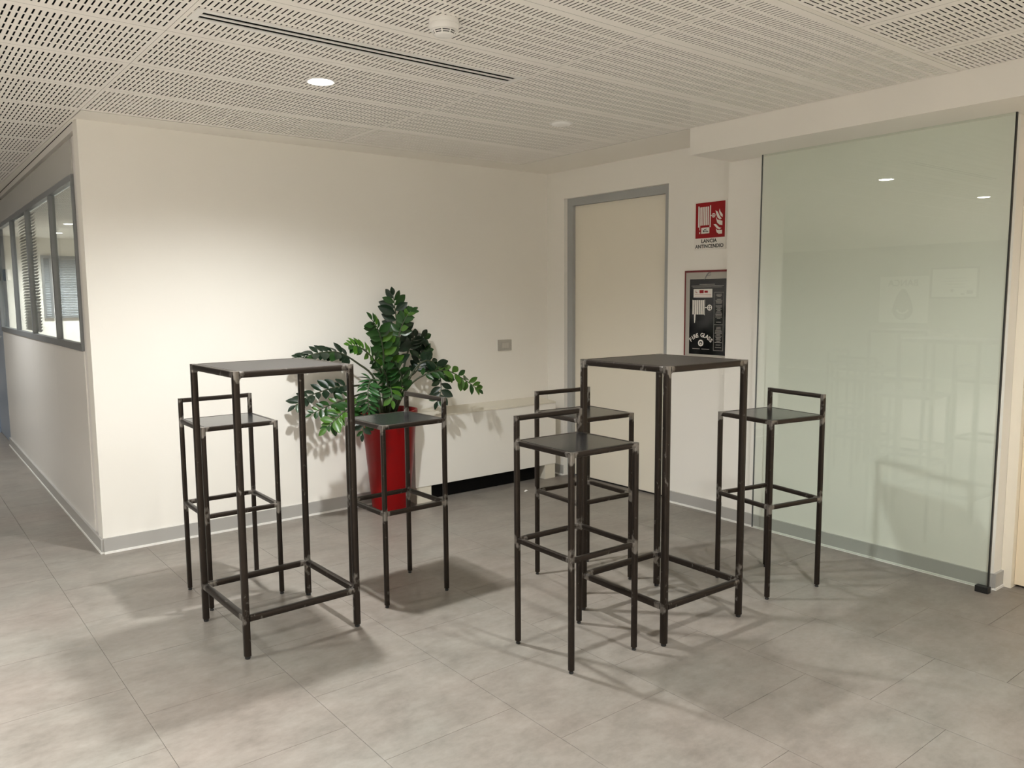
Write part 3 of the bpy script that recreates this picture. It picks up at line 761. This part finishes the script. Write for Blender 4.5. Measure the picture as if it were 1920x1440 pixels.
downlight(-2.0, 7.9, 'lit round downlight inside the office by its rear wall', power=110.0)
downlight(-1.7, 3.2, 'lit round downlight inside the office behind the rear wall', power=60.0)

# smoke detector
sd = thing('smoke_detector', 'round white smoke detector on the slotted ceiling', 'smoke detector', (-2.50, -2.345, HC))
shade_auto(MB().lathe([(0.050, 0.0), (0.051, -0.004), (0.051, -0.016), (0.0495, -0.017), (0.050, -0.019), (0.0485, -0.030), (0.046, -0.034), (0.040, -0.035)], 40, cap=False).build('base', 'white_plastic', sd), 30)
MB().lathe([(0.036, -0.030), (0.031, -0.047), (0.0, -0.047)], 32, cap=False).build('chamber', 'black', sd)
shade_auto(MB().lathe([(0.040, -0.035), (0.041, -0.037), (0.038, -0.0385), (0.036, -0.0375)], 36, cap=False).build('ring', 'white_plastic', sd))
shade_auto(MB().lathe([(0.0375, -0.0415), (0.036, -0.0435), (0.033, -0.0435)], 36, cap=False).build('ring', 'white_plastic', sd))
shade_auto(MB().lathe([(0.034, -0.047), (0.033, -0.050), (0.026, -0.0535), (0.0005, -0.055)], 36, cap=False).build('cap', 'white_plastic', sd), 50)
for k in range(8):
    a = 2*math.pi*k/8; c, s_ = math.cos(a), math.sin(a)
    MB().tube([(0.041*c, 0.041*s_, -0.034), (0.033*c, 0.033*s_, -0.049)], 0.0022, 6).build('rib', 'white_plastic', sd)

# linear slot diffuser
ld_ = thing('linear_air_diffuser', 'long white linear air diffuser with two dark slots in the ceiling', 'air vent', (-2.512, -1.912, HC))
hw, hl = 0.0575, 0.672
df = MB()
for a, b in ((-hw, -0.0315), (-0.0065, 0.0065), (0.0315, hw)): df.box(-hl, hl, a, b, -0.004, 0.0)
for sx in (-1, 1):
    for a, b in ((-0.0315, -0.0065), (0.0065, 0.0315)): df.box(sx*hl, sx*(hl-0.025), a, b, -0.004, 0)
df.build('frame', 'white_plastic', ld_)
for a in (-0.019, 0.019): MB().box(-hl+0.025, hl-0.025, a-0.0124, a+0.0124, -0.0008, -0.0002).build('slot', 'void', ld_)

# ------------------------------------------------------------------ small things and the far hall wall
pc = tag(MB().add([(0, 0, 0.0005), (0.030, 0.004, 0.004), (0.028, 0.014, 0.001), (0.012, 0.017, 0.006), (-0.004, 0.010, 0.0005), (0.012, 0.008, 0.011)], [(0, 1, 5), (1, 2, 5), (2, 3, 5), (3, 4, 5), (4, 0, 5), (0, 4, 3, 2, 1)]).build('paper_scrap', 'paper'), 'tiny white paper scrap on the floor before the radiator cover', 'paper')
pc.location = (-0.56, -0.40, 0)
def farframe(name, label, cat, y, z):
    o = link(name, None); o.matrix_world = Matrix(((0, 0, 1, -10.4), (1, 0, 0, y), (0, 1, 0, z), (0, 0, 0, 1))); return tag(o, label, cat)
po = farframe('wall_poster', 'pale poster headed BANCA on the far hall wall', 'poster', 2.08, 0.95)
MB().box(0, 0.88, 0, 0.82, 0, 0.006).build('sheet', 'poster', po)
lettering('BANCA', 0.16, 'poster_dark', po, 0.46, 0.70, 0.0066, bold=0.003)
dr = MB(); n = 28; pts = []
for k in range(n):
    a = 2*math.pi*k/n; rr_ = 0.19
    x, y = rr_*math.cos(a), rr_*math.sin(a)
    if y > 0: x *= 1-0.35*(y/rr_); y *= 1.9
    pts.append((0.45+x, 0.24+y))
dr.prism(pts, 0.006, 0.0072); dr.build('emblem', 'poster_dark', po)
ar = MB()
for k in range(12):
    a, b = math.radians(200+k*11.7), math.radians(200+(k+1)*11.7)
    ar.prism([(0.45+0.09*math.cos(a), 0.27+0.09*math.sin(a)), (0.45+0.12*math.cos(a), 0.27+0.12*math.sin(a)), (0.45+0.12*math.cos(b), 0.27+0.12*math.sin(b)), (0.45+0.09*math.cos(b), 0.27+0.09*math.sin(b))], 0.0072, 0.008)
for k in range(4): ar.box(0.415+k*0.02, 0.425+k*0.02, 0.08, 0.13, 0.0072, 0.008)
ar.build('emblem_detail', 'poster', po)
ce = farframe('framed_certificate', 'framed certificate with seals on the far hall wall', 'picture', 1.27, 1.375)
f_ = MB(); f_.box(0, 0.79, 0, 0.03, 0, 0.02); f_.box(0, 0.79, 0.50, 0.53, 0, 0.02); f_.box(0, 0.03, 0.03, 0.50, 0, 0.02); f_.box(0.76, 0.79, 0.03, 0.50, 0, 0.02)
f_.build('frame', 'wood_frame', ce)
MB().box(0.03, 0.76, 0.03, 0.50, 0, 0.006).build('sheet', 'poster', ce)
sl_ = MB()
for k, (a, b) in enumerate(((0.2, 0.55), (0.15, 0.6), (0.25, 0.5), (0.2, 0.45))): sl_.box(a, b, 0.34-k*0.05, 0.348-k*0.05, 0.006, 0.0066)
sl_.box(0.09, 0.19, 0.08, 0.14, 0.006, 0.007); sl_.box(0.22, 0.28, 0.06, 0.09, 0.006, 0.007); sl_.box(0.40, 0.45, 0.11, 0.16, 0.006, 0.007)
sl_.build('print', 'poster_dark', ce)
